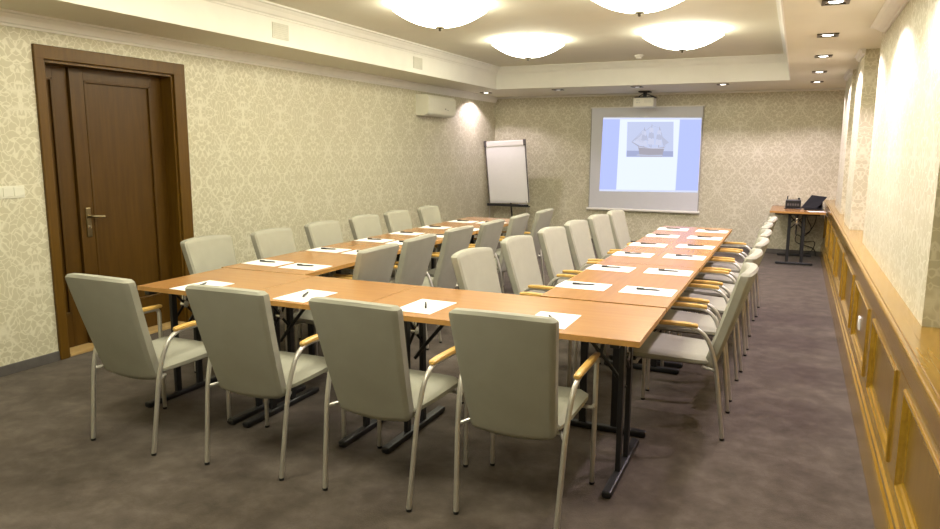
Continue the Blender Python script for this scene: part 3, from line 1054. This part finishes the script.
# ------------------------------------------------------------------ grilles on the left riser, smoke detector, switches
for i, y in enumerate((2.21, 4.705)):
    g = thing('ceiling_grille', ['square cream grille on the ceiling riser, the near one of two', 'square cream grille on the ceiling riser, the far one of two'][i], 'grille', (TX0, y, 2.55), 0, 'square grilles on the left riser')
    bm = bmesh.new()
    box(bm, (0, -0.108, -0.066), (0.008, 0.108, 0.066), 0.003)
    link_mesh('frame', bm, M['grille'], g)
    bm = bmesh.new()
    for k in range(7):
        z = -0.048 + k * 0.016
        box(bm, (0.0075, -0.09, z - 0.004), (0.011, 0.09, z + 0.004), 0.001, 1)
    link_mesh('louvre', bm, M['grille'], g)
sd = thing('smoke_detector', 'small round white smoke detector on the ceiling before the back riser', 'smoke detector', (-1.391, 6.52, ZT))
bm = bmesh.new()
lathe(bm, [(0, 0), (0.055, 0), (0.055, -0.018), (0.048, -0.024), (0, -0.024)], 28)
link_mesh('base', bm, M['white'], sd, True)
bm = bmesh.new()
lathe(bm, [(0.036, -0.023), (0.036, -0.040), (0.028, -0.048), (0, -0.050)], 24)
link_mesh('sensor_head', bm, M['white'], sd, True)

sw = thing('light_switch', 'cream triple light switch on the left wall beside the door', 'light switch', (XL, 0.0, 1.243))
bm = bmesh.new()
box(bm, (0, 0.0, -0.042), (0.008, 0.235, 0.042), 0.003)
sp_ = link_mesh('plate', bm, M['plastic'], sw)
for k in range(3):
    bm = bmesh.new()
    box(bm, (0.007, 0.012 + k * 0.074, -0.030), (0.013, 0.074 + k * 0.074, 0.030), 0.002)
    link_mesh('rocker', bm, M['plastic'], sp_)

for i, y in enumerate((2.20, 0.375)):
    so = thing('wall_socket', ['white wall socket low on the oak panel farther from the camera', 'white wall socket low on the oak panel, half hidden by the near stile'][i], 'socket', (XF + 0.016, y, 0.44), 0, 'white sockets on the oak wainscot')
    bm = bmesh.new()
    box(bm, (-0.010, -0.041, -0.041), (0, 0.041, 0.041), 0.003)
    pl = link_mesh('plate', bm, M['sheet'], so)
    bm = bmesh.new()
    tube(bm, [(-0.009, 0, 0), (-0.0125, 0, 0)], 0.026, 20)
    link_mesh('outlet', bm, M['screenbar'], pl, True)

# ------------------------------------------------------------------ side table with equipment in the far right corner
side = make_table(1.13, 0.69, 0.17, 1.06, -0.0, 0.235)
side.location = (0.952, 7.50, 0)
side.rotation_euler = (0, 0, pi / 2)
tag(side, 'small beech side table with black trestle legs in the far right corner', 'table')
rt_ = thing('equipment_box', 'black boxy device with upright stubs on the far right side table', 'device', (0.545, 8.10, TH + 0.001))
bm = bmesh.new()
box(bm, (-0.11, -0.10, 0.0), (0.11, 0.10, 0.012), 0.004)
box(bm, (-0.10, -0.09, 0.011), (0.10, 0.09, 0.125), 0.010)
rb = link_mesh('body', bm, M['pen'], rt_)
bm = bmesh.new()
box(bm, (-0.085, -0.02, 0.123), (-0.068, 0.0, 0.175), 0.004)
box(bm, (0.055, 0.02, 0.123), (0.085, 0.04, 0.150), 0.004)
link_mesh('stub', bm, M['pen'], rb)
bm = bmesh.new()
for k in range(5):
    box(bm, (-0.075 + k * 0.032, -0.0915, 0.045), (-0.055 + k * 0.032, -0.0895, 0.075))
link_mesh('front_slots', bm, M['skirt'], rb)
lp = thing('slanted_panel_device', 'black device with a large tilted panel at the right of the side table', 'device', (0.808, 8.00, TH + 0.001))
bm = bmesh.new()
prism(bm, [(-0.16, 0.0), (0.14, 0.0), (0.14, 0.045), (0.10, 0.055), (-0.16, 0.016)], 'x', -0.12, 0.12)
link_mesh('base', bm, M['pen'], lp)
bm = bmesh.new()
v = []
for q in ((-0.165, -0.10, 0.02), (0.03, -0.10, 0.02), (0.160, 0.03, 0.175), (-0.035, 0.03, 0.195)):
    v.append(q)
A = [bm.verts.new(q) for q in v]
B = [bm.verts.new((q[0], q[1] + 0.025, q[2] + 0.004)) for q in v]
bm.faces.new(A)
bm.faces.new(B[::-1])
for i in range(4):
    bm.faces.new((A[i], A[(i + 1) % 4], B[(i + 1) % 4], B[i]))
pn = link_mesh('tilted_panel', bm, plain('matt_black', (0.012, 0.012, 0.014), 0.75, spec=0.2), lp)
bm = bmesh.new()
box(bm, (0.02, 0.05, 0.05), (0.11, 0.09, 0.155), 0.004)
link_mesh('prop', bm, M['pen'], lp)
bm = bmesh.new()
box(bm, (-0.10, -0.15, 0), (0.11, 0.02, 0.002))
o = link_mesh('paper_sheet', bm, M['sheet'])
o.location = (0.82, 7.70, TH + 0.001)
o.rotation_euler = (0, 0, radians(12))
tag(o, 'white paper lying before the black devices on the side table', 'paper')
# cables
def cable(label, pts, r=0.006):
    bm = bmesh.new()
    tube(bm, smooth_path(pts, 0.12, 6), r, 8)
    o = link_mesh('cable', bm, M['pen'], None, True)
    return tag(o, label, 'cable', 'black cables under the side table')
cable('black cable looping down behind the side table by the oak wainscot', [(0.72, 8.644, 0.78), (0.74, 8.644, 0.56), (0.84, 8.644, 0.40), (0.70, 8.644, 0.27), (0.62, 8.644, 0.33), (0.60, 8.644, 0.20), (0.88, 8.644, 0.12), (0.90, 8.644, 0.008)])
cable('black cable hanging in a tangle behind the side table, nearest the wall', [(0.86, 8.668, 0.78), (0.87, 8.668, 0.50), (0.78, 8.668, 0.34), (0.66, 8.668, 0.30), (0.72, 8.668, 0.20), (0.90, 8.668, 0.24), (0.84, 8.668, 0.06), (0.72, 8.668, 0.008)])
